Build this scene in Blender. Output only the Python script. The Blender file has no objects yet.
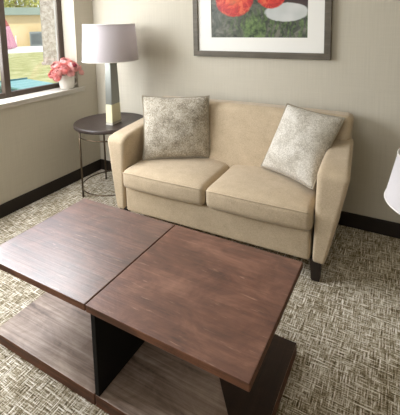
import bpy, bmesh, math, random
from mathutils import Vector, Matrix, noise
random.seed(7)
S = bpy.context.scene
C = S.collection
PI = math.pi

# ------------------------------------------------------------------ materials
def lin(c):
    def f(v):
        v /= 255.0
        return v / 12.92 if v <= 0.04045 else ((v + 0.055) / 1.055) ** 2.4
    return (f(c[0]), f(c[1]), f(c[2]), 1.0)

class NT:
    """small node-tree helper"""
    def __init__(s, name, rough=0.6, spec=0.4, metal=0.0):
        s.m = bpy.data.materials.new(name); s.m.use_nodes = True
        s.t = s.m.node_tree; s.b = s.t.nodes['Principled BSDF']
        s.b.inputs['Roughness'].default_value = rough
        s.b.inputs['Specular IOR Level'].default_value = spec
        s.b.inputs['Metallic'].default_value = metal
    def n(s, typ, **kw):
        nd = s.t.nodes.new(typ)
        for k, v in kw.items():
            if k in nd.inputs: nd.inputs[k].default_value = v
            else: setattr(nd, k, v)
        return nd
    def l(s, a, b): s.t.links.new(a, b)
    def coords(s, scale=(1, 1, 1), rot=(0, 0, 0), loc=(0, 0, 0), kind='Object'):
        tc = s.n('ShaderNodeTexCoord'); mp = s.n('ShaderNodeMapping')
        mp.inputs['Scale'].default_value = scale; mp.inputs['Rotation'].default_value = rot
        mp.inputs['Location'].default_value = loc
        s.l(tc.outputs[kind], mp.inputs[0]); return mp.outputs[0]
    def noise(s, vec, scale, detail=4, rough=0.6, dist=0.0):
        nd = s.n('ShaderNodeTexNoise', Scale=scale, Detail=detail, Roughness=rough, Distortion=dist)
        s.l(vec, nd.inputs['Vector']); return nd.outputs['Fac']
    def ramp(s, fac, stops, interp='LINEAR'):
        r = s.n('ShaderNodeValToRGB'); r.color_ramp.interpolation = interp
        e = r.color_ramp.elements
        while len(e) < len(stops): e.new(0.5)
        for i, (p, c) in enumerate(stops):
            e[i].position = p; e[i].color = c
        s.l(fac, r.inputs[0]); return r.outputs[0]
    def mix(s, fac, a, b, blend='MIX'):
        m = s.n('ShaderNodeMix', data_type='RGBA', blend_type=blend)
        for sock, v in ((m.inputs[0], fac), (m.inputs[6], a), (m.inputs[7], b)):
            if hasattr(v, 'links'): s.l(v, sock)
            else: sock.default_value = v
        return m.outputs[2]
    def math(s, op, a, b=0.0, c=0.0):
        m = s.n('ShaderNodeMath', operation=op)
        for sock, v in zip(m.inputs, (a, b, c)):
            if hasattr(v, 'links'): s.l(v, sock)
            else: sock.default_value = v
        return m.outputs[0]
    def color(s, v):
        if hasattr(v, 'links'): s.l(v, s.b.inputs['Base Color'])
        else: s.b.inputs['Base Color'].default_value = v
    def bump(s, h, strength=0.3, dist=0.01):
        b = s.n('ShaderNodeBump', Strength=strength, Distance=dist)
        s.l(h, b.inputs['Height']); s.l(b.outputs[0], s.b.inputs['Normal'])

W1 = (1, 1, 1, 1); B1 = (0, 0, 0, 1)

def plain(name, c, rough=0.5, spec=0.4, metal=0.0, var=0.06, scale=30):
    t = NT(name, rough, spec, metal)
    f = t.noise(t.coords(), scale)
    a = lin(c); k = 1 - var; b = (a[0]*k, a[1]*k, a[2]*k, 1)
    t.color(t.mix(f, b, a)); return t.m

def m_wall():
    t = NT('wallpaper', 0.75, 0.2)
    v1 = t.noise(t.coords((150, 150, 3)), 1.0, 3); v2 = t.noise(t.coords((4, 4, 160)), 1.0, 3)
    f = t.math('MULTIPLY_ADD', v1, 0.6, t.math('MULTIPLY', v2, 0.4))
    t.color(t.ramp(f, [(0.3, lin((190, 183, 167))), (0.7, lin((202, 195, 179)))]))
    t.bump(f, 0.15, 0.002); return t.m

def m_carpet():
    t = NT('woven_carpet', 0.95, 0.1)
    A = math.radians(40)
    sx = t.noise(t.coords((13, 165, 1), rot=(0, 0, A)), 1.0, 2, 0.55, 0.1)      # crossing strokes of yarn, set diagonally to the room
    sy = t.noise(t.coords((165, 13, 1), rot=(0, 0, A), loc=(3, 7, 0)), 1.0, 2, 0.55, 0.1)
    pick = t.noise(t.coords((36, 36, 1), loc=(9, 2, 0)), 1.0, 2, 0.6)
    pk = t.ramp(pick, [(0.42, B1), (0.58, W1)])
    st = t.mix(pk, sx, sy)
    mx = t.math('MAXIMUM', sx, sy)
    st = t.math('MULTIPLY_ADD', st, 0.6, t.math('MULTIPLY_ADD', mx, 0.4, -0.03))
    big = t.noise(t.coords((2.2, 2.2, 1)), 1.0, 3)
    fine = t.noise(t.coords((170, 170, 170)), 1.0, 2)
    f = t.math('ADD', st, t.math('MULTIPLY_ADD', big, 0.14, -0.07))
    f = t.math('ADD', f, t.math('MULTIPLY_ADD', fine, 0.3, -0.15))
    t.color(t.ramp(f, [(0.34, lin((84, 72, 52))), (0.44, lin((140, 127, 102))), (0.52, lin((196, 186, 166))), (0.62, lin((246, 241, 232)))]))
    t.bump(t.math('ADD', st, t.math('MULTIPLY', fine, 0.5)), 0.5, 0.006); return t.m

def m_wood(name, dark, mid, light, rough=0.42, spec=0.5, grain=1.0, seed=0.0, ax='x', coat=0.0, gw=0.45):
    t = NT(name, rough, spec)
    sc = {'x': (1.6, 34, 34), 'y': (34, 1.6, 34), 'z': (34, 34, 1.6)}[ax]
    g = t.noise(t.coords(sc, loc=(seed, seed, seed)), grain, 6, 0.65, 0.6)
    sc2 = {'x': (3, 120, 120), 'y': (120, 3, 120), 'z': (120, 120, 3)}[ax]
    g2 = t.noise(t.coords(sc2, loc=(seed, 0, seed)), grain, 3, 0.6, 0.3)
    blot = t.noise(t.coords((5, 8, 5), loc=(seed, 1, 0)), 1.0, 6, 0.7, 0.8)
    f = t.math('MULTIPLY_ADD', g, gw, t.math('MULTIPLY_ADD', blot, 0.84 - gw, t.math('MULTIPLY', g2, 0.16)))
    col = t.ramp(f, [(0.34, lin(dark)), (0.5, lin(mid)), (0.66, lin(light))])
    if coat:                                               # pale scuffs worn into the finish
        sc3 = t.noise(t.coords((9, 70, 9), rot=(0, 0, 0.45), loc=(seed, 4, 0)), 1.0, 3, 0.6, 0.4)
        col = t.mix(t.math('MULTIPLY', t.ramp(sc3, [(0.64, B1), (0.72, W1)]), 0.45), col, lin((182, 146, 124)))
    t.color(col)
    t.l(t.math('MULTIPLY_ADD', g, 0.25, rough - 0.12), t.b.inputs['Roughness'])
    t.bump(t.math('ADD', t.math('MULTIPLY', g2, 0.6), g), 0.55, 0.003)
    t.b.inputs['Coat Weight'].default_value = coat; t.b.inputs['Coat Roughness'].default_value = 0.31
    return t.m

def m_fabric(name, a, b, scale=520, rough=0.85, sheen=0.3):
    t = NT(name, rough, 0.15)
    x = t.noise(t.coords((scale, scale * 0.25, scale)), 1.0, 2); y = t.noise(t.coords((scale * 0.25, scale, scale * 0.3)), 1.0, 2)
    big = t.noise(t.coords((14, 14, 14)), 1.0, 4)
    f = t.math('MULTIPLY_ADD', x, 0.4, t.math('MULTIPLY_ADD', y, 0.35, t.math('MULTIPLY', big, 0.25)))
    t.color(t.ramp(f, [(0.35, lin(a)), (0.65, lin(b))]))
    t.b.inputs['Sheen Weight'].default_value = sheen
    t.b.inputs['Sheen Roughness'].default_value = 0.4
    t.bump(f, 0.35, 0.002); return t.m

def m_pillow(name, a, b, c, seed):
    t = NT(name, 0.8, 0.2)
    co = t.coords((1, 1, 1), loc=(seed, seed, 0))
    f = t.noise(co, 80, 4, 0.6, 2.0)
    f2 = t.noise(co, 11, 3, 0.5)
    f = t.math('MULTIPLY_ADD', f2, 0.3, t.math('MULTIPLY', f, 0.75))
    t.color(t.ramp(f, [(0.40, lin(a)), (0.51, lin(b)), (0.60, lin(c))]))
    t.b.inputs['Sheen Weight'].default_value = 0.2
    t.bump(f, 0.4, 0.003); return t.m

def m_glass():
    m = bpy.data.materials.new('window_glass'); m.use_nodes = True
    nt = m.node_tree; nt.nodes.clear()
    o = nt.nodes.new('ShaderNodeOutputMaterial'); mx = nt.nodes.new('ShaderNodeMixShader')
    tr = nt.nodes.new('ShaderNodeBsdfTransparent'); gl = nt.nodes.new('ShaderNodeBsdfGlossy')
    gl.inputs['Roughness'].default_value = 0.02; mx.inputs[0].default_value = 0.05
    nt.links.new(tr.outputs[0], mx.inputs[1]); nt.links.new(gl.outputs[0], mx.inputs[2]); nt.links.new(mx.outputs[0], o.inputs[0])
    return m

def m_shade(name, c, trans=0.35):
    t = NT(name, 0.8, 0.1)
    f = t.noise(t.coords((300, 300, 40)), 1.0, 2)
    a = lin(c)
    col = t.mix(f, (a[0]*.94, a[1]*.94, a[2]*.94, 1), a)
    t.color(col)
    tl = t.n('ShaderNodeBsdfTranslucent'); t.l(col, tl.inputs[0])
    mx = t.n('ShaderNodeMixShader'); mx.inputs[0].default_value = trans
    t.l(t.b.outputs[0], mx.inputs[1]); t.l(tl.outputs[0], mx.inputs[2])
    t.l(mx.outputs[0], t.t.nodes['Material Output'].inputs[0]); return t.m

def m_art():
    """botanical photo print: two red blooms, pale smooth stone shape, green leaves on grey"""
    t = NT('art_print', 0.35, 0.4)
    co = t.coords()
    nz = t.noise(co, 9, 4, 0.6, 1.5)
    bg = t.ramp(nz, [(0.36, lin((40, 46, 34))), (0.5, lin((76, 80, 66))), (0.64, lin((112, 110, 98)))])
    # leaf strokes
    wv = t.n('ShaderNodeTexWave', Scale=7.0, Distortion=9.0, Detail=3.0)
    wv.inputs['Detail Scale'].default_value = 1.6; t.l(co, wv.inputs['Vector'])
    leaf = t.ramp(wv.outputs['Fac'], [(0.45, B1), (0.6, W1)])
    leafc = t.ramp(t.noise(co, 26, 3), [(0.35, lin((24, 46, 18))), (0.65, lin((112, 136, 78)))])
    sep = t.n('ShaderNodeSeparateXYZ'); t.l(co, sep.inputs[0])
    def ell(cx, cz, rx, rz, soft=0.12, wob=0.25):
        dx = t.math('DIVIDE', t.math('SUBTRACT', sep.outputs[0], cx), rx)
        dz = t.math('DIVIDE', t.math('SUBTRACT', sep.outputs[2], cz), rz)
        d = t.math('SQRT', t.math('ADD', t.math('MULTIPLY', dx, dx), t.math('MULTIPLY', dz, dz)))
        d = t.math('ADD', d, t.math('MULTIPLY_ADD', nz, wob, -wob / 2))
        return t.ramp(d, [(1 - soft, W1), (min(1.0, 1.0 + 0.0001), B1)]), d
    rgt, _ = ell(0.17, 0.10, 0.5, 0.15, 0.5)
    col = t.mix(t.math('MULTIPLY', leaf, t.math('MULTIPLY', rgt, 0.85)), bg, t.mix(0.15, leafc, lin((40, 50, 34))))
    st, _ = ell(0.225, 0.185, 0.165, 0.070, 0.10, 0.3)
    stone = t.ramp(t.noise(co, 5, 2), [(0.3, lin((206, 206, 204))), (0.7, lin((176, 180, 176)))])
    dk, _ = ell(0.26, 0.29, 0.24, 0.10, 0.3)
    col = t.mix(dk, col, lin((58, 40, 38)))
    col = t.mix(st, col, stone)
    stem, _ = ell(-0.02, 0.02, 0.10, 0.17, 0.4, 0.9)
    col = t.mix(t.math('MULTIPLY', stem, 0.8), col, leafc)
    red = t.ramp(t.noise(co, 14, 4, 0.6, 1.5), [(0.36, lin((120, 16, 20))), (0.5, lin((204, 42, 34))), (0.62, lin((236, 128, 80)))])
    for cx, cz, rx, rz in ((-0.185, 0.300, 0.165, 0.145), (0.115, 0.325, 0.120, 0.115), (-0.02, 0.52, 0.16, 0.12)):
        a, d = ell(cx, cz, rx, rz, 0.08, 0.3)
        heart = t.ramp(d, [(0.0, lin((236, 150, 84))), (0.45, lin((208, 60, 40))), (0.9, lin((168, 24, 26)))])
        col = t.mix(a, col, t.mix(0.5, red, heart))
    t.color(col); return t.m

M = {}
def mk():
    M['wall'] = m_wall(); M['carpet'] = m_carpet()
    M['ceil'] = plain('ceiling_paint', (226, 222, 212), 0.9, 0.1)
    M['base'] = plain('dark_baseboard', (40, 32, 26), 0.55, 0.3, var=0.25)
    M['top_l'] = m_wood('tabletop_wood', (58, 40, 33), (98, 67, 55), (138, 100, 83), 0.40, 0.6, seed=0.0, coat=1.0, gw=0.36)
    M['top_r'] = m_wood('tabletop_wood_ruddy', (70, 46, 36), (110, 73, 58), (146, 105, 86), 0.42, 0.5, seed=5.3, coat=0.4, gw=0.26)
    M['edge'] = m_wood('table_edge_wood', (48, 30, 20), (92, 58, 40), (138, 92, 66), 0.6, 0.3, seed=2.2)
    M['shelf'] = m_wood('shelf_wood', (80, 64, 55), (156, 136, 123), (204, 186, 171), 0.45, 0.45, seed=8.1)
    M['endpatch'] = m_wood('dark_end_patch', (34, 23, 16), (50, 34, 24), (64, 46, 34), 0.5, 0.3, seed=6.6, ax='y')
    M['black'] = plain('black_panel', (16, 14, 13), 0.7, 0.2)
    M['darkwood'] = m_wood('dark_leg_wood', (24, 18, 15), (38, 28, 23), (52, 40, 32), 0.5, 0.4, ax='z')
    M['sofa'] = m_fabric('beige_weave', (170, 151, 125), (208, 189, 161))
    M['pil_l'] = m_pillow('mottled_taupe', (122, 113, 97), (164, 154, 137), (203, 195, 179), 1.0)
    M['pil_r'] = m_pillow('mottled_cream', (166, 158, 144), (194, 187, 174), (222, 217, 207), 4.0)
    M['pipe'] = m_fabric('pillow_piping', (140, 130, 112), (176, 166, 148))
    M['round'] = m_wood('espresso_top', (40, 32, 28), (58, 48, 44), (76, 64, 58), 0.42, 0.5, seed=3.3)
    M['bronze'] = plain('bronze_rod', (96, 82, 66), 0.35, 0.5, 0.8)
    M['shade'] = m_shade('white_shade', (218, 210, 212))
    M['shade2'] = m_shade('bright_white_shade', (238, 234, 236))
    M['shade_in'] = plain('shade_lining', (240, 236, 232), 0.8, 0.1)
    M['silver'] = plain('brushed_silver', (150, 152, 146), 0.3, 0.5, 0.7)
    M['cream'] = plain('cream_glaze', (226, 220, 184), 0.25, 0.5)
    M['acryl'] = plain('clear_foot', (196, 192, 176), 0.1, 0.6)
    M['frame'] = m_wood('taupe_frame', (72, 65, 55), (93, 86, 74), (112, 103, 90), 0.5, 0.35, seed=1.4)
    M['mat'] = plain('mat_board', (238, 236, 230), 0.8, 0.1, var=0.02)
    M['art'] = m_art()
    M['winframe'] = plain('bronze_window_frame', (66, 54, 44), 0.45, 0.4)
    M['gasket'] = plain('grey_gasket', (176, 172, 164), 0.5, 0.3)
    M['glass'] = m_glass()
    M['sill'] = plain('painted_sill', (204, 198, 187), 0.35, 0.5, var=0.05)
    M['pot'] = plain('white_ceramic', (232, 226, 214), 0.2, 0.6)
    M['petal'] = plain('pink_petal', (252, 172, 168), 0.6, 0.2, var=0.2, scale=25)
    M['petal2'] = plain('coral_petal', (255, 196, 190), 0.6, 0.2, var=0.2, scale=25)
    M['heart'] = plain('dark_flower_heart', (120, 36, 50), 0.7, 0.2)
    M['leaf'] = plain('leaf_green', (70, 92, 50), 0.5, 0.3, var=0.4)
    M['stucco'] = plain('beige_stucco', (214, 190, 142), 0.9, 0.1, var=0.1, scale=3)
    M['fascia'] = plain('sage_fascia', (134, 148, 134), 0.7, 0.2)
    M['ac'] = plain('condenser_grey', (128, 136, 132), 0.6, 0.3)
    M['acd'] = plain('condenser_grille', (84, 92, 90), 0.6, 0.3)
    M['concrete'] = plain('concrete', (228, 222, 212), 0.9, 0.1, scale=4)
    g = NT('dry_lawn', 0.95, 0.05); f = g.noise(g.coords(), 2.2, 6, 0.7)
    g.color(g.ramp(f, [(0.3, lin((138, 140, 84))), (0.5, lin((166, 164, 112))), (0.7, lin((196, 188, 146)))])); M['lawn'] = g.m
    s = NT('mottled_stone', 0.9, 0.1); f = s.noise(s.coords((1, 1, 1)), 7, 5, 0.7, 0.6)
    s.color(s.ramp(f, [(0.35, lin((150, 138, 126))), (0.5, lin((178, 167, 155))), (0.65, lin((202, 193, 182)))])); s.bump(f, 0.6, 0.05); M['stone'] = s.m
    M['teal'] = plain('teal_paint', (122, 166, 160), 0.5, 0.3)
    M['teald'] = plain('teal_trim', (70, 110, 112), 0.6, 0.3)
    M['pinkcloth'] = plain('pink_canvas', (188, 132, 146), 0.85, 0.1)
    M['redcloth'] = plain('red_canvas', (178, 98, 92), 0.85, 0.1)
    h = NT('foliage', 0.8, 0.1); f = h.noise(h.coords(), 3.0, 4)
    h.color(h.ramp(f, [(0.35, lin((120, 132, 56))), (0.65, lin((206, 200, 116)))])); M['foliage'] = h.m
    M['bark'] = plain('bark', (120, 100, 80), 0.9, 0.1)
    M['white'] = plain('white_pipe', (236, 232, 222), 0.6, 0.3)
mk()

# ------------------------------------------------------------------ mesh helpers
def obj(name, bm, mat, parent=None, smooth=False, loc=None):
    me = bpy.data.meshes.new(name)
    bmesh.ops.recalc_face_normals(bm, faces=bm.faces[:])
    bm.to_mesh(me); bm.free()
    if smooth:
        for p in me.polygons: p.use_smooth = True
    me.materials.append(M[mat] if isinstance(mat, str) else mat)
    o = bpy.data.objects.new(name, me); C.objects.link(o)
    if loc: o.location = loc
    if parent: o.parent = parent
    return o

def thing(name, label, cat, loc=(0, 0, 0), rz=0.0, group=None):
    o = bpy.data.objects.new(name, None); C.objects.link(o)
    o.location = loc; o.rotation_euler = (0, 0, rz); o.empty_display_size = 0.1
    return tag(o, label, cat, group)

def tag(o, label, cat, group=None):
    o['label'] = label; o['category'] = cat
    if group: o['group'] = group
    return o

def struct(name, bm, mat, parent=None, smooth=False):
    o = obj(name, bm, mat, parent, smooth); o['kind'] = 'structure'; return o

def box(bm, x0, x1, y0, y1, z0, z1, bev=0.0, seg=2):
    r = bmesh.ops.create_cube(bm, size=1.0)
    vs = r['verts']
    for v in vs:
        v.co = Vector(((x0 + x1) / 2 + v.co.x * (x1 - x0), (y0 + y1) / 2 + v.co.y * (y1 - y0), (z0 + z1) / 2 + v.co.z * (z1 - z0)))
    if bev:
        es = list({e for v in vs for e in v.link_edges})
        bmesh.ops.bevel(bm, geom=es, offset=bev, segments=seg, affect='EDGES', profile=0.5)
    return bm

def rbox(x0, x1, y0, y1, z0, z1, r, n=14, f=None):
    """rounded box with an even grid so it can be deformed softly by f(Vector)->Vector"""
    bm = bmesh.new()
    hx, hy, hz = (x1-x0)/2, (y1-y0)/2, (z1-z0)/2
    c = Vector(((x0+x1)/2, (y0+y1)/2, (z0+z1)/2))
    def ticks(h):
        k = 4
        inner = [(-h + r) + (2*h - 2*r) * i / n for i in range(n + 1)]
        lo = [-h + r * (1 - math.cos(PI / 2 * i / k)) if False else -h + r * i / k for i in range(k)]
        return lo + inner + [-v for v in reversed(lo)]
    def put(p):
        q = Vector((max(-hx+r, min(hx-r, p.x)), max(-hy+r, min(hy-r, p.y)), max(-hz+r, min(hz-r, p.z))))
        d = p - q
        if d.length > 1e-9: p = q + d.normalized() * r
        p = p + c
        return f(p) if f else p
    T = {'x': ticks(hx), 'y': ticks(hy), 'z': ticks(hz)}
    H = {'x': hx, 'y': hy, 'z': hz}
    for a, u, v in (('x', 'y', 'z'), ('y', 'x', 'z'), ('z', 'x', 'y')):
        for s in (-1, 1):
            g = []
            for tu in T[u]:
                row = []
                for tv in T[v]:
                    d = {a: s * H[a], u: tu, v: tv}
                    row.append(bm.verts.new(put(Vector((d['x'], d['y'], d['z'])))))
                g.append(row)
            for i in range(len(g) - 1):
                for j in range(len(g[0]) - 1):
                    bm.faces.new((g[i][j], g[i+1][j], g[i+1][j+1], g[i][j+1]))
    bmesh.ops.remove_doubles(bm, verts=bm.verts[:], dist=1e-5)
    return bm

def lathe(bm, prof, seg=48, cx=0, cy=0, sx=1, sy=1, cap=True):
    rings = []
    for r, z in prof:
        rings.append([bm.verts.new((cx + r * sx * math.cos(2*PI*i/seg), cy + r * sy * math.sin(2*PI*i/seg), z)) for i in range(seg)])
    for a, b in zip(rings, rings[1:]):
        for i in range(seg):
            bm.faces.new((a[i], a[(i+1) % seg], b[(i+1) % seg], b[i]))
    if cap:
        bm.faces.new(list(reversed(rings[0]))); bm.faces.new(rings[-1])
    return bm

def tube(bm, pts, r, seg=10, closed=False):
    pts = [Vector(p) for p in pts]; n = len(pts); rings = []
    up = Vector((0, 0, 1))
    for i, p in enumerate(pts):
        a = pts[i-1] if (i > 0 or closed) else p; b = pts[(i+1) % n] if (i < n-1 or closed) else p
        d = (b - a).normalized()
        ref = up if abs(d.z) < 0.9 else Vector((1, 0, 0))
        s = d.cross(ref).normalized(); t = s.cross(d).normalized()
        rr = r[i] if isinstance(r, (list, tuple)) else r
        rings.append([bm.verts.new(p + (s * math.cos(2*PI*k/seg) + t * math.sin(2*PI*k/seg)) * rr) for k in range(seg)])
    rng = range(n) if closed else range(n - 1)
    for i in rng:
        a, b = rings[i], rings[(i+1) % n]
        for k in range(seg): bm.faces.new((a[k], a[(k+1) % seg], b[(k+1) % seg], b[k]))
    if not closed:
        bm.faces.new(list(reversed(rings[0]))); bm.faces.new(rings[-1])
    return bm

def ring(bm, cx, cy, z, R, r, seg=64):
    return tube(bm, [(cx + R*math.cos(2*PI*i/seg), cy + R*math.sin(2*PI*i/seg), z) for i in range(seg)], r, 8, True)

def taper(bm, cx, cy, z0, z1, w0, d0, w1, d1, bev=0.003):
    """four-sided tapered post"""
    vs = []
    for z, w, d in ((z0, w0, d0), (z1, w1, d1)):
        vs.append([bm.verts.new((cx + sx*w/2, cy + sy*d/2, z)) for sx, sy in ((-1,-1),(1,-1),(1,1),(-1,1))])
    fs = [bm.faces.new(list(reversed(vs[0]))), bm.faces.new(vs[1])]
    for i in range(4): fs.append(bm.faces.new((vs[0][i], vs[0][(i+1)%4], vs[1][(i+1)%4], vs[1][i])))
    if bev: bmesh.ops.bevel(bm, geom=list({e for f in fs for e in f.edges}), offset=bev, segments=2, affect='EDGES')
    return bm

# ------------------------------------------------------------------ camera (fitted to the photograph)
cam = bpy.data.cameras.new('camera'); co = bpy.data.objects.new('camera', cam); C.objects.link(co)
yaw, pitch, roll = 0.51047, 0.12597, -0.01962
f = Vector((-math.sin(yaw)*math.cos(pitch), math.cos(yaw)*math.cos(pitch), -math.sin(pitch)))
r = Vector((math.cos(yaw), math.sin(yaw), 0)); u = r.cross(f)
rr = r*math.cos(roll) + u*math.sin(roll); uu = u*math.cos(roll) - r*math.sin(roll)
co.matrix_world = Matrix(((rr.x, uu.x, -f.x, 2.70873), (rr.y, uu.y, -f.y, -2.71795), (rr.z, uu.z, -f.z, 1.48236), (0, 0, 0, 1)))
cam.sensor_fit = 'HORIZONTAL'; cam.sensor_width = 36.0; cam.lens = 374.24 / 400 * 36.0
cam.shift_y = -138.7 / 400; cam.clip_start = 0.02; cam.clip_end = 200
S.camera = co

# ------------------------------------------------------------------ room shell
XR, YF, ZC, WT = 5.0, -5.8, 2.5, 0.22
WY0, WY1, WZ0, WZ1 = -2.55, -0.235, 0.872, 2.2           # opening in the left wall
bm = bmesh.new(); box(bm, -WT, XR + WT, YF - WT, WT, -0.08, 0.0); struct('floor', bm, 'carpet')
bm = bmesh.new(); box(bm, -WT, XR + WT, YF - WT, WT, ZC, ZC + 0.1); struct('ceiling', bm, 'ceil')
bm = bmesh.new(); box(bm, -WT, XR + WT, 0, WT, 0, ZC); struct('wall_back', bm, 'wall')
bm = bmesh.new()
box(bm, -WT, 0, YF, WY0, 0, ZC); box(bm, -WT, 0, WY1, 0, 0, ZC)
box(bm, -WT, 0, WY0, WY1, 0, WZ0 - 0.0); box(bm, -WT, 0, WY0, WY1, WZ1, ZC)
struct('wall_left', bm, 'wall')
bm = bmesh.new(); box(bm, XR, XR + WT, YF, 0, 0, ZC); struct('wall_right', bm, 'wall')
# front wall (behind the photographer) with a wide glazed opening
FX0, FX1, FZ0, FZ1 = 0.3, 2.3, 0.3, 2.25
bm = bmesh.new()
box(bm, -WT, FX0, YF - WT, YF, 0, ZC); box(bm, FX1, XR + WT, YF - WT, YF, 0, ZC)
box(bm, FX0, FX1, YF - WT, YF, 0, FZ0); box(bm, FX0, FX1, YF - WT, YF, FZ1, ZC)
struct('wall_front', bm, 'wall')
w2 = bmesh.new()
for x in (FX0, (FX0 + FX1) / 2 - 0.025, FX1 - 0.05): box(w2, x, x + 0.05, YF - 0.10, YF - 0.05, FZ0, FZ1)
for z in (FZ0, FZ1 - 0.05): box(w2, FX0 + 0.05, FX1 - 0.05, YF - 0.10, YF - 0.05, z, z + 0.05)
struct('window_2', w2, 'winframe')
# baseboards
bm = bmesh.new(); box(bm, 0.014, XR, -0.014, 0, 0, 0.105, 0.003); struct('baseboard_back', bm, 'base')
bm = bmesh.new(); box(bm, 0, 0.014, YF, 0, 0, 0.105, 0.003); struct('baseboard_left', bm, 'base')
bm = bmesh.new(); box(bm, XR - 0.014, XR, YF, -0.014, 0, 0.105, 0.003); struct('baseboard_right', bm, 'base')
# left window: bronze frame, mullion, two panes
bm = bmesh.new()
FX, FD = -0.20, 0.04                                      # frame depth range
YJ = -0.283
box(bm, FX, FX + FD, YJ, WY1, WZ0 + 0.012, WZ1, 0.004)    # right jamb
box(bm, FX, FX + FD, WY0, WY0 + 0.05, WZ0 + 0.012, WZ1, 0.004)
box(bm, FX, FX + FD, WY0 + 0.05, YJ, WZ1 - 0.05, WZ1, 0.004)
box(bm, FX, FX + FD, WY0 + 0.05, YJ, WZ0 + 0.012, WZ0 + 0.06, 0.004)        # bottom rail
win = struct('window_1', bm, 'winframe')
bm = bmesh.new(); box(bm, FX - 0.005, FX + FD + 0.006, -0.868, -0.812, WZ0 + 0.02, WZ1 - 0.04, 0.006)
struct('window_mullion', bm, 'winframe', win)
bm = bmesh.new(); box(bm, FX + 0.008, FX + 0.03, YJ - 0.018, YJ, WZ0 + 0.06, WZ1 - 0.05, 0.002)
struct('window_gasket', bm, 'gasket', win)
bm = bmesh.new(); box(bm, FX + 0.015, FX + 0.021, -0.815, YJ - 0.018, WZ0 + 0.06, WZ1 - 0.05); box(bm, FX + 0.015, FX + 0.021, WY0 + 0.05, -0.865, WZ0 + 0.06, WZ1 - 0.05)
struct('window_glass', bm, 'glass', win)
bm = bmesh.new(); box(bm, -0.20, 0.022, WY0 - 0.06, -0.165, WZ0, WZ0 + 0.016, 0.004)
box(bm, 0.001, 0.018, WY0 - 0.05, -0.175, WZ0 - 0.025, WZ0, 0.003)
struct('trim_1', bm, 'sill')

# ------------------------------------------------------------------ coffee tables: two square bunching units
def coffee(name, label, x0, x1, y0, y1, topm, panel):
    t = thing(name, label, 'coffee table', ((x0 + x1) / 2, (y0 + y1) / 2, 0))
    cx, cy = (x0 + x1) / 2, (y0 + y1) / 2
    def part(n, dims, m, bev=0.004):
        bm = bmesh.new(); box(bm, dims[0]-cx, dims[1]-cx, dims[2]-cy, dims[3]-cy, dims[4], dims[5], bev); return obj(n, bm, m, t)
    def sides(o, m):                                       # cut edges show their own browner wood
        o.data.materials.append(M[m])
        for p in o.data.polygons:
            if abs(p.normal.z) < 0.5: p.material_index = 1
    sides(part('tabletop', (x0, x1, y0, y1, 0.4195, 0.45), topm, 0.004), 'edge')
    sides(part('base_shelf', (x0 + 0.001, min(x1 - 0.001, 2.332), y0 + 0.02, y1, 0.0, 0.052), 'shelf', 0.004), 'edge')
    part('upright_panel', panel + (0.052, 0.4195), 'black', 0.002)
    return t
coffee('coffee_table', 'left square coffee table with silvery sheen over brown wood top', 1.056, 1.7000, -1.829, -1.210, 'top_l', (1.12, 1.66, -1.236, -1.213))
coffee('coffee_table', 'right square coffee table with ruddy brown scuffed wood top', 1.7035, 2.3535, -1.829, -1.210, 'top_r', (1.7045, 1.726, -1.808, -1.213))

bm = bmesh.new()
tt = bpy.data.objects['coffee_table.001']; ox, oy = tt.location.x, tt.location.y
pg = [(2.330, -1.806), (2.330, -1.213), (1.86, -1.213), (2.102, -1.524)]  # slanted outline of a thin, darker brown patch laid on the shelf
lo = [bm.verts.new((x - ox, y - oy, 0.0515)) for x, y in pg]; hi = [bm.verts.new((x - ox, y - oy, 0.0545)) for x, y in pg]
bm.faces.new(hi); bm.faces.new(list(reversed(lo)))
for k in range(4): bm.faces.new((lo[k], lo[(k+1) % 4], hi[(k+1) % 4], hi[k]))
eb = obj('end_patch', bm, 'endpatch', tt); eb['label'] = 'thin dark brown patch on the right end of the base shelf'

# ------------------------------------------------------------------ loveseat
SOX, SOY = 1.605, -0.402
sofa = thing('loveseat', 'beige upholstered two-seat sofa with flared arms against the back wall', 'sofa', (SOX, SOY, 0), math.radians(1.0))
# local: x -0.75..0.75, y from -0.33 (front) to +0.30 (back)
def flare(p):
    s = 1 if p.x > 0 else -1
    k = max(0.0, (p.z - 0.12) / 0.55)
    return Vector((p.x + s * 0.105 * k, p.y, p.z))
bm = rbox(-0.66, 0.66, -0.315, 0.24, 0.115, 0.300, 0.02, 10); obj('seat_base', bm, 'sofa', sofa, True)
def backf(p):
    k = (p.z - 0.2) / 0.66
    q = Vector((p.x * (0.94 + 0.07 * k), p.y + 0.13 * k, p.z))
    q.z -= 0.010 * (p.x / 0.75) ** 2 * max(0, k)
    if p.y < 0.1: q.y -= 0.018 * math.cos(min(1, abs(p.x) / 0.75) * PI / 2) * math.sin(max(0, min(1, k)) * PI)
    return q
bm = rbox(-0.735, 0.808, 0.05, 0.21, 0.13, 0.866, 0.045, 16, backf); obj('backrest', bm, 'sofa', sofa, True)
def arm(s):
    def g(p):
        yy = max(0.0, min(1.0, (p.y + 0.325) / 0.56))  # 0 at the front, 1 at the back
        k = max(0.0, (p.z - 0.12) / 0.53)
        tt = (abs(p.x) - 0.68) / 0.15                  # 0 on the seat side, 1 outside
        top = 0.648 + 0.065 * yy ** 0.8 - 0.018 * max(0.0, 1 - yy / 0.16) ** 2
        z = 0.115 + (p.z - 0.115) * (top - 0.115) / 0.535
        y = p.y + 0.035 * k * (1 - yy)                 # front edge leans back as it rises
        xi = 0.672 + 0.012 * k
        xo = 0.740 + (0.018 * min(1, k) if s > 0 else 0) + (0.106 - 0.040 * yy) * min(1.1, k) ** 0.9
        return Vector((s * (xi + tt * (xo - xi)), y, z))
    return rbox(*sorted((s * 0.68, s * 0.83)), -0.325, 0.235, 0.115, 0.65, 0.030, 12, g)
for s in (-1, 1): obj('arm', arm(s), 'sofa', sofa, True)
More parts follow.
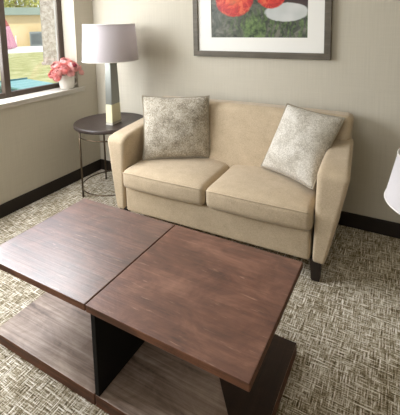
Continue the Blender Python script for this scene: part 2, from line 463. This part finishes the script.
def cushion(x0, x1):
    cx = (x0 + x1) / 2; w = (x1 - x0) / 2
    def g(p):
        ux = (p.x - cx) / w; uy = (p.y + 0.05) / 0.30
        q = p.copy()
        e = max(0.0, 1 - ux ** 4) * max(0.0, 1 - min(1, abs(uy)) ** 4)
        if p.z > 0.36: q.z += 0.026 * e
        if p.y < -0.2: q.y -= 0.016 * max(0.0, 1 - ux * ux) * (0.6 + 0.4 * math.sin((p.z - 0.29) / 0.14 * PI))
        q += Vector((0, 0, 0.003)) * noise.noise(p * 9)
        return q
    return rbox(x0, x1, -0.338, 0.17, 0.296, 0.432, 0.038, 16, g)
def seam(x0, x1):
    b = bmesh.new()
    zf = 0.414; yb = -0.343
    pts = []
    for i in range(25):
        uu_ = -1 + 2 * i / 24
        pts.append(((x0 + x1) / 2 + uu_ * ((x1 - x0) / 2 - 0.012), yb - 0.012 * (1 - uu_ * uu_) + 0.008, zf + 0.006 * (1 - uu_ ** 4)))
    return tube(b, pts, 0.004, 8)
for x0, x1 in ((-0.672, -0.002), (0.002, 0.672)):
    c = obj('seat_cushion', cushion(x0, x1), 'sofa', sofa, True)
    obj('piping', seam(x0, x1), 'sofa', c, True)
for sx in (-1, 1):
    for y in (-0.285, 0.21):
        bm = bmesh.new(); taper(bm, sx * 0.69, y, 0.0, 0.135, 0.046, 0.046, 0.062, 0.062)
        obj('leg', bm, 'darkwood', sofa)

# ------------------------------------------------------------------ throw pillows from four corner points
def pillow(name, label, bl, br, tr, tl, mat, thick, nrm_sign=1):
    pts = [Vector(p) for p in (bl, br, tr, tl)]
    cen = sum(pts, Vector()) / 4
    pts = [cen + (p - cen) * 1.03 for p in pts]
    ux = ((pts[1] + pts[2]) - (pts[0] + pts[3])).normalized()
    uy = ((pts[2] + pts[3]) - (pts[0] + pts[1])).normalized()
    nv = ux.cross(uy).normalized()
    R = Matrix((ux, nv.cross(ux), nv)).transposed()
    t = tag(bpy.data.objects.new(name, None), label, 'pillow', 'throw pillows on the loveseat'); C.objects.link(t)
    t.matrix_world = Matrix.Translation(cen) @ R.to_4x4()
    inv = t.matrix_world.inverted()
    q = [inv @ p for p in pts]
    N = 28
    def P(a, b, s):
        # edges pull in between the pointed corners
        pa = a + 0.0; pb = b + 0.0
        pa *= 1 - 0.06 * (1 - b * b); pb *= 1 - 0.06 * (1 - a * a)
        uu_, vv_ = (pa + 1) / 2, (pb + 1) / 2
        p = q[0]*(1-uu_)*(1-vv_) + q[1]*uu_*(1-vv_) + q[2]*uu_*vv_ + q[3]*(1-uu_)*vv_
        h = thick * ((max(0, 1 - a * a)) ** 0.55 * (max(0, 1 - b * b)) ** 0.55)
        h *= 1 + 0.10 * noise.noise(Vector((a * 2.2, b * 2.2, s * 3 + len(label))))
        return p + Vector((0, 0, s * h))
    bm = bmesh.new()
    for s in (1, -1):
        g = [[bm.verts.new(P(-1 + 2*i/N, -1 + 2*j/N, s)) for j in range(N+1)] for i in range(N+1)]
        for i in range(N):
            for j in range(N): bm.faces.new((g[i][j], g[i+1][j], g[i+1][j+1], g[i][j+1]))
    bmesh.ops.remove_doubles(bm, verts=bm.verts[:], dist=1e-5)
    obj('pillow_cover', bm, mat, t, True)
    bm = bmesh.new(); path = []
    for k in range(N): path.append(P(-1 + 2*k/N, -1, 1))
    for k in range(N): path.append(P(1, -1 + 2*k/N, 1))
    for k in range(N): path.append(P(1 - 2*k/N, 1, 1))
    for k in range(N): path.append(P(-1, 1 - 2*k/N, 1))
    tube(bm, path, 0.006, 8, True); obj('piping', bm, 'pipe', t, True)
    return t
pillow('throw_pillow', 'mottled taupe throw pillow leaning upright in the left corner of the sofa',
       (1.000, -0.560, 0.458), (1.440, -0.305, 0.458), (1.400, -0.265, 0.915), (0.905, -0.42, 0.905), 'pil_l', 0.10)
pillow('throw_pillow', 'pale cream mottled throw pillow tilted on its corner against the right sofa arm',
       (1.850, -0.32, 0.475), (2.245, -0.555, 0.490), (2.365, -0.235, 0.846), (2.000, -0.235, 0.905), 'pil_r', 0.10)

# ------------------------------------------------------------------ round side table
TX, TY, TZ, TR = 0.460, -0.318, 0.63, 0.312
t = thing('side_table', 'round dark wood side table on thin bronze legs in the corner', 'side table', (TX, TY, 0))
bm = bmesh.new(); lathe(bm, [(TR*0.93, TZ-0.030), (TR-0.004, TZ-0.026), (TR, TZ-0.018), (TR, TZ+0.002), (TR-0.006, TZ+0.006), (TR-0.014, TZ+0.004), (TR-0.02, TZ-0.002), (0.02, TZ-0.002)], 72)
obj('tabletop', bm, 'round', t, True)
LR = 0.27
bm = bmesh.new(); ring(bm, 0, 0, 0.535, LR, 0.006); obj('upper_ring', bm, 'bronze', t, True)
bm = bmesh.new(); ring(bm, 0, 0, 0.075, LR, 0.006); obj('lower_ring', bm, 'bronze', t, True)
for a in (238, 328, 58, 148):
    x, y = LR*math.cos(math.radians(a)), LR*math.sin(math.radians(a))
    bm = bmesh.new(); tube(bm, [(x, y, 0.0), (x, y, TZ-0.028)], 0.008, 12); obj('leg', bm, 'bronze', t, True)

# ------------------------------------------------------------------ table lamp on the side table
LX, LY = 0.520, -0.345
t = thing('table_lamp', 'table lamp with white drum shade on a slim silver and cream column', 'lamp', (LX, LY, TZ - 0.002), math.radians(8))
bm = bmesh.new(); taper(bm, 0, 0, 0.0, 0.022, 0.070, 0.140, 0.068, 0.136, 0.004); obj('foot', bm, 'acryl', t)
bm = bmesh.new(); taper(bm, 0, 0, 0.022, 0.175, 0.066, 0.134, 0.062, 0.123, 0.003); obj('lower_column', bm, 'cream', t)
bm = bmesh.new(); taper(bm, 0, 0, 0.175, 0.62, 0.062, 0.123, 0.052, 0.094, 0.003); obj('upper_column', bm, 'silver', t)
bm = bmesh.new(); tube(bm, [(0, 0, 0.615), (0, 0, 0.80)], 0.008, 12); obj('socket_stem', bm, 'bronze', t, True)
def shade(bm, r0, r1, z0, z1, th=0.004):
    return lathe(bm, [(r0, z0), (r1, z1), (r1 - th, z1), (r0 - th, z0), (r0, z0)], 72, cap=False)
bm = bmesh.new(); shade(bm, 0.233, 0.213, 0.545, 0.845); sh = obj('lamp_shade', bm, 'shade', t, True)
for z, q in ((0.546, 0.2332), (0.844, 0.2135)):
    bm = bmesh.new(); ring(bm, 0, 0, z, q, 0.003); obj('shade_trim', bm, 'shade_in', sh, True)
bm = bmesh.new()
for k in range(3):
    a = 2*PI*k/3; tube(bm, [(0, 0, 0.79), (0.212*math.cos(a), 0.212*math.sin(a), 0.835)], 0.002, 6)
obj('shade_spider', bm, 'bronze', sh)

# ------------------------------------------------------------------ floor lamp, only its shade reaches the picture
FLX, FLY = 2.846, -1.40
t = thing('floor_lamp', 'white tapered lamp shade cut off by the right edge of the photo', 'lamp', (FLX, FLY, 0))
bm = bmesh.new(); shade(bm, 0.185, 0.152, 0.905, 1.055, 0.003); sh = obj('lamp_shade', bm, 'shade2', t, True)
for z, q in ((0.906, 0.185), (1.054, 0.152)):
    bm = bmesh.new(); ring(bm, 0, 0, z, q, 0.0025); obj('shade_trim', bm, 'shade_in', sh, True)
bm = bmesh.new()
for k in range(3):
    a = 2*PI*k/3; tube(bm, [(0, 0, 1.01), (0.151*math.cos(a), 0.151*math.sin(a), 1.048)], 0.002, 6)
obj('shade_spider', bm, 'bronze', sh)
bm = bmesh.new(); tube(bm, [(0, 0, 0.02), (0, 0, 1.03)], 0.009, 12); obj('pole', bm, 'bronze', t, True)
bm = bmesh.new(); lathe(bm, [(0.12, 0), (0.12, 0.012), (0.11, 0.02), (0.015, 0.026)], 40); obj('base', bm, 'bronze', t, True)

# ------------------------------------------------------------------ framed print
PX0, PX1, PZ0, PZ1 = 1.147, 2.240, 1.198, 2.03
pc = ((PX0+PX1)/2, 0, (PZ0+PZ1)/2)
t = thing('framed_print', 'large framed flower photograph with white mat hanging above the sofa', 'picture', (pc[0], 0, PZ0))
bm = bmesh.new(); fw = 0.046
def fb(x0, x1, z0, z1): box(bm, x0-pc[0], x1-pc[0], -0.035, -0.002, z0-PZ0, z1-PZ0, 0.003)
fb(PX0, PX1, PZ0, PZ0+fw); fb(PX0, PX1, PZ1-fw, PZ1); fb(PX0, PX0+fw, PZ0+fw, PZ1-fw); fb(PX1-fw, PX1, PZ0+fw, PZ1-fw)
obj('picture_frame', bm, 'frame', t)
bm = bmesh.new()
ax0, ax1, az0, az1 = 1.311, 2.078, 1.352, 1.90
def mb(x0, x1, z0, z1): box(bm, x0-pc[0], x1-pc[0], -0.022, -0.006, z0-PZ0, z1-PZ0)
i0, i1, j0, j1 = PX0+fw-0.004, PX1-fw+0.004, PZ0+fw-0.004, PZ1-fw+0.004
mb(i0, i1, j0, az0); mb(i0, i1, az1, j1); mb(i0, ax0, az0, az1); mb(ax1, i1, az0, az1)
obj('mat_board', bm, 'mat', t)
bm = bmesh.new(); box(bm, -(ax1-ax0)/2, (ax1-ax0)/2, -0.016, -0.010, 0, az1-az0)
obj('art_print', bm, 'art', t, loc=((ax0+ax1)/2 - pc[0], 0, az0-PZ0))

# ------------------------------------------------------------------ flower pot on the sill
SZ = WZ0 + 0.016
VX, VY = -0.058, -0.318
t = thing('flower_pot', 'small white ceramic pot of pink flowers on the window sill', 'flower pot', (VX, VY, SZ))
bm = bmesh.new()
lathe(bm, [(0.056, 0), (0.064, 0.006), (0.070, 0.05), (0.071, 0.10), (0.074, 0.125), (0.076, 0.13), (0.070, 0.131), (0.065, 0.11), (0.060, 0.02), (0.001, 0.018)], 40, cap=False)
bm.faces.new([v for v in bm.verts if abs(v.co.z) < 1e-6]); obj('pot_body', bm, 'pot', t, True)
bm = bmesh.new(); tube(bm, [(0.035, 0.060 + 0.036*math.sin(PI*i/12), 0.105 - 0.08*i/12) for i in range(13)], 0.008, 8); obj('handle', bm, 'pot', t, True)
def blossom(R, seed):
    """ruffled round bloom, centre of the ball at the origin, face towards +z"""
    rnd = random.Random(seed); bm = bmesh.new()
    for layer, (n, sc, tip, half) in enumerate(((8, 1.0, 1.15, .52), (7, 0.90, 0.80, .55), (6, 0.76, 0.50, .62), (5, 0.58, 0.22, .75), (3, 0.38, 0.10, .95))):
        for k in range(n):
            a0 = 2*PI*(k + 0.5*(layer % 2))/n + rnd.uniform(-.2, .2); tp = tip + rnd.uniform(-.15, .15); rs = sc * rnd.uniform(.92, 1.06)
            ph = rnd.uniform(0, 6); g = []
            for i in range(7):
                v = i/6; th = PI*0.92 + (tp - PI*0.92)*v; row = []
                for j in range(7):
                    w = (j-3)/3
                    az = a0 + w*half*(0.55 + 0.45*math.sin(PI*min(1, v*0.75 + .12)))
                    q = R*rs*(1 + 0.16*max(0, v-.7)/.3 + 0.06*math.sin(w*6 + ph)*v*v)
                    th2 = th + 0.16*w*w*v + 0.08*math.sin(w*9+ph)*v*v
                    row.append(bm.verts.new((q*math.sin(th2)*math.cos(az), q*math.sin(th2)*math.sin(az), q*math.cos(th2)*0.85)))
                g.append(row)
            for i in range(6):
                for j in range(6): bm.faces.new((g[i][j], g[i+1][j], g[i+1][j+1], g[i][j+1]))
    return bm
FL = [(0.00,-0.140,0.150,.042),(0.02,-0.115,0.165,.044),(-0.03,-0.085,0.215,.043),(0.045,-0.060,0.185,.046),(0.00,-0.010,0.245,.045),
      (0.055,0.030,0.200,.052),(-0.03,0.070,0.235,.042),(0.02,0.115,0.205,.044),(0.045,0.130,0.145,.040),(0.035,-0.135,0.118,.036),(-0.07,0.01,0.200,.042),(0.07,-0.015,0.150,.038)]
for i, (dx, dy, dz, R) in enumerate(FL):
    d = Vector((dx*1.5 + 0.06, dy*0.8 - 0.02, 0.09)).normalized()
    special = (i == 5)
    ft = thing('pink_flower', 'open pink flower with a dark wine-coloured heart at the front of the pot' if special else 'ruffled pink blossom in the white pot on the sill',
               'flower', (VX + dx, VY + dy, SZ + dz), 0, None if special else 'pink blossoms in the white pot')
    ft.rotation_euler = d.to_track_quat('Z', 'Y').to_euler()
    inv = ft.matrix_basis.inverted()
    obj('petals', blossom(R, i), 'petal' if i % 3 == 0 else 'petal2', ft, True)
    if special:
        bm = bmesh.new(); bmesh.ops.create_icosphere(bm, subdivisions=2, radius=R*0.36, matrix=Matrix.Translation((0, 0, R*0.60))); obj('flower_heart', bm, 'heart', ft, True)
    bm = bmesh.new()
    base = inv @ Vector((VX + dx*0.2, VY + dy*0.2, SZ + 0.03)); mid = inv @ Vector((VX + dx*0.5, VY + dy*0.4, SZ + 0.135))
    tube(bm, [base, mid, Vector((0, 0, -R*0.8))], 0.0025, 6); obj('stem', bm, 'leaf', ft, True)

# ------------------------------------------------------------------ outside the window
GZ = -0.12
bm = bmesh.new(); box(bm, -60, -WT - 0.3, -30, 50, GZ - 0.1, GZ); struct('ground', bm, 'lawn')
def ob_at(px, py, z=None, axis=2):
    d = f + rr * ((px - 200) / 374.24) - uu * ((py - 207.5 + 138.7) / 374.24)
    o_ = Vector((2.70873, -2.71795, 1.48236)); k = (z - o_[axis]) / d[axis]; return o_ + d * k
view = Vector((-0.82, 0.57, 0)).normalized(); side = Vector((0.57, 0.82, 0)).normalized()
bm = bmesh.new(); box(bm, -7, 9, -4.0, 2.6, GZ, GZ + 0.03)
pav = struct('patio', bm, 'concrete'); pav.location = (-19.8, 13.6, 0); pav.rotation_euler = (0, 0, math.atan2(side.y, side.x) - math.radians(4))
bd = thing('neighbour_building', 'beige stucco building with sage roof edge seen across the lawn', 'building', (-22.3, 15.8, 0), math.atan2(side.y, side.x) - math.radians(4))
bm = bmesh.new(); box(bm, -7, 9, 0, 5, 0 + GZ, 2.2); obj('wall', bm, 'stucco', bd)
bm = bmesh.new(); box(bm, -7.3, 9.3, -0.5, 5.4, 2.2, 2.75, 0.02); obj('roof_edge', bm, 'fascia', bd)
bm = bmesh.new(); tube(bm, [(-0.98, -0.06, GZ), (-0.98, -0.06, 0.7)], 0.05, 8); obj('wall_pipe', bm, 'white', bd)
at = bd.matrix_basis @ Vector((0.45, -0.55, GZ + 0.03))
ac = thing('air_conditioner', 'grey outdoor condenser unit against the beige building', 'air conditioner', at, bd.rotation_euler.z)
bm = bmesh.new(); box(bm, -0.45, 0.45, -0.3, 0.3, 0, 1.05, 0.03); obj('housing', bm, 'ac', ac)
bm = bmesh.new()
for k in range(9): box(bm, -0.36, 0.36, -0.325, -0.298, 0.14 + k*0.09, 0.18 + k*0.09)
obj('grille', bm, 'acd', ac)
# pale stone column
q = ob_at(51, 64, GZ)
sc = thing('stone_column', 'pale mottled stone column standing on the lawn beside the window frame', 'column', q, math.atan2(side.y, side.x))
bm = rbox(-0.26, 0.26, -0.26, 0.26, 0, 3.4, 0.03, 12, lambda p: p + Vector((noise.noise(p*5), noise.noise(p*5 + Vector((9, 0, 0))), 0)) * 0.02)
obj('shaft', bm, 'stone', sc)
bm = bmesh.new(); box(bm, -0.33, 0.33, -0.33, 0.33, -0.02, 0.08, 0.02); obj('plinth', bm, 'stone', sc)
# teal slatted bench close to the window
q0, q1, q2 = ob_at(24.5, 89.5, 0.28), ob_at(60, 84, 0.28), ob_at(20, 79.5, 0.28)
dv = (q1 - q0); L = dv.length; ang = math.atan2(dv.y, dv.x)
nn = Vector((-math.sin(ang), math.cos(ang), 0)); D = abs((q2 - q0).dot(nn))
tb = thing('garden_bench', 'teal slatted garden bench just outside the window', 'bench', (q0.x, q0.y, GZ), ang)
ns = 4; sw = (D - 0.04) / ns
for k in range(ns):
    bm = bmesh.new(); box(bm, 0, L, k*sw + 0.01, (k+1)*sw - 0.02, 0.36, 0.40, 0.008); obj('seat_slat', bm, 'teal', tb)
bm = bmesh.new(); box(bm, 0, L, D - 0.04, D, 0.30, 0.43, 0.004); obj('back_rail', bm, 'teald', tb)
bm = bmesh.new(); box(bm, 0.03, L - .03, 0.04, D - 0.05, 0.30, 0.355); obj('frame', bm, 'teald', tb)
for x in (0.06, L - 0.12):
    for y in (0.1, D - 0.16):
        bm = bmesh.new(); box(bm, x, x + 0.06, y, y + 0.06, 0, 0.31); obj('leg', bm, 'teald', tb)
# closed parasol
q = ob_at(12, 50, GZ + 0.03)
pr = thing('closed_parasol', 'folded pink and red parasol on the patio at the left window edge', 'parasol', q)
def folded(z0, z1, r0, r1):
    b = bmesh.new(); rings = []
    for i in range(9):
        k = i/8; z = z0 + (z1-z0)*k; R = r0 + (r1-r0)*k
        rings.append([b.verts.new((R*(1+.22*math.cos(a*8*2*PI/48))*math.cos(2*PI*a/48), R*(1+.22*math.cos(a*8*2*PI/48))*math.sin(2*PI*a/48), z)) for a in range(48)])
    for a_, b_ in zip(rings, rings[1:]):
        for k in range(48): b.faces.new((a_[k], a_[(k+1)%48], b_[(k+1)%48], b_[k]))
    b.faces.new(list(reversed(rings[0]))); b.faces.new(rings[-1]); return b
obj('canopy', folded(0.10, 1.5, 0.30, 0.24), 'pinkcloth', pr, True)
obj('canopy_top', folded(1.5, 2.5, 0.24, 0.06), 'redcloth', pr, True)
bm = bmesh.new(); tube(bm, [(0, 0, 0.02), (0, 0, 2.6)], 0.03, 10); obj('pole', bm, 'white', pr)
bm = bmesh.new(); lathe(bm, [(0.3, 0), (0.3, 0.06), (0.05, 0.08)], 24); obj('base', bm, 'concrete', pr)
pr.rotation_euler = Matrix.Rotation(math.radians(-12), 3, view).to_euler()
# trees behind the building
def tree(x, y, h, R, seed, label):
    rnd = random.Random(seed)
    tr = thing('tree', label, 'tree', (x, y, GZ))
    bm = bmesh.new(); tube(bm, [(0, 0, 0), (0.1, 0, h*0.4), (0, 0.1, h*0.8)], [0.22, 0.17, 0.08], 10); obj('trunk', bm, 'bark', tr, True)
    bm = bmesh.new()
    for k in range(1500):
        d = Vector((rnd.gauss(0, 1), rnd.gauss(0, 1), rnd.gauss(0, 1))).normalized() * R * rnd.uniform(0.35, 1.0)
        p = Vector((d.x, d.y, h*0.78 + d.z*0.75)); s = rnd.uniform(0.12, 0.26)
        ax = Vector((rnd.gauss(0, 1), rnd.gauss(0, 1), rnd.gauss(0, 1))).normalized(); b2 = ax.orthogonal().normalized(); c2 = ax.cross(b2)
        bm.faces.new([bm.verts.new(p + v) for v in (b2*s, c2*s*0.5, -b2*s, -c2*s*0.5)])
    obj('crown', bm, 'foliage', tr)
tree(-31.8, 21.4, 5.2, 2.6, 1, 'yellow-green tree rising behind the left end of the beige building')
tree(-36.5, 29.0, 6.4, 2.9, 2, 'yellow-green tree rising behind the right end of the beige building')

# ------------------------------------------------------------------ light
w = bpy.data.worlds.new('world'); S.world = w; w.use_nodes = True
nt = w.node_tree; bg = nt.nodes['Background']
sky = nt.nodes.new('ShaderNodeTexSky'); sky.sky_type = 'HOSEK_WILKIE'; sky.turbidity = 3.0; sky.ground_albedo = 0.4
sky.sun_direction = (0.35, -0.45, 0.8)
mix = nt.nodes.new('ShaderNodeMix'); mix.data_type = 'RGBA'; mix.inputs[0].default_value = 0.75
mix.inputs[7].default_value = (0.84, 0.94, 1.12, 1)
nt.links.new(sky.outputs[0], mix.inputs[6]); nt.links.new(mix.outputs[2], bg.inputs[0])
bg.inputs[1].default_value = 2.0
def sun(e, ang, rot, col):
    l = bpy.data.lights.new('sun', 'SUN'); l.energy = e; l.angle = ang; l.color = col
    o = bpy.data.objects.new('sun', l); C.objects.link(o); o.rotation_euler = rot
def area(name, loc, target, sx, sy, e, col):
    l = bpy.data.lights.new(name, 'AREA'); l.shape = 'RECTANGLE'; l.size = sx; l.size_y = sy; l.energy = e; l.color = col
    o = bpy.data.objects.new(name, l); C.objects.link(o); o.location = loc
    o.rotation_euler = (Vector(target) - Vector(loc)).to_track_quat('-Z', 'Y').to_euler()
l_ = Vector((-0.45, 0.5, -0.85)).to_track_quat('-Z', 'Y').to_euler()
sun(3.2, 0.05, l_, (1, 0.95, 0.85))
# daylight entering through the left window (near pane and the top of the far pane) and the window behind the photographer
area('window_daylight', (-0.13, -1.72, 1.56), (1.6, -1.5, 0.4), 1.5, 1.2, 78, (0.95, 0.975, 1.0))
area('window_top_daylight', (-0.05, -0.62, 1.98), (0.9, -1.0, 0.4), 0.44, 0.34, 13, (0.97, 0.98, 1.0))
area('rear_window_daylight', ((FX0 + FX1) / 2, YF - 0.02, 1.25), (1.6, 0, 0.6), FX1 - FX0, 1.9, 27, (1.0, 0.95, 0.86))

S.view_settings.view_transform = 'Standard'; S.view_settings.look = 'None'
S.view_settings.gamma = 1.0; S.view_settings.use_curve_mapping = False
S.view_settings.exposure = 0.0
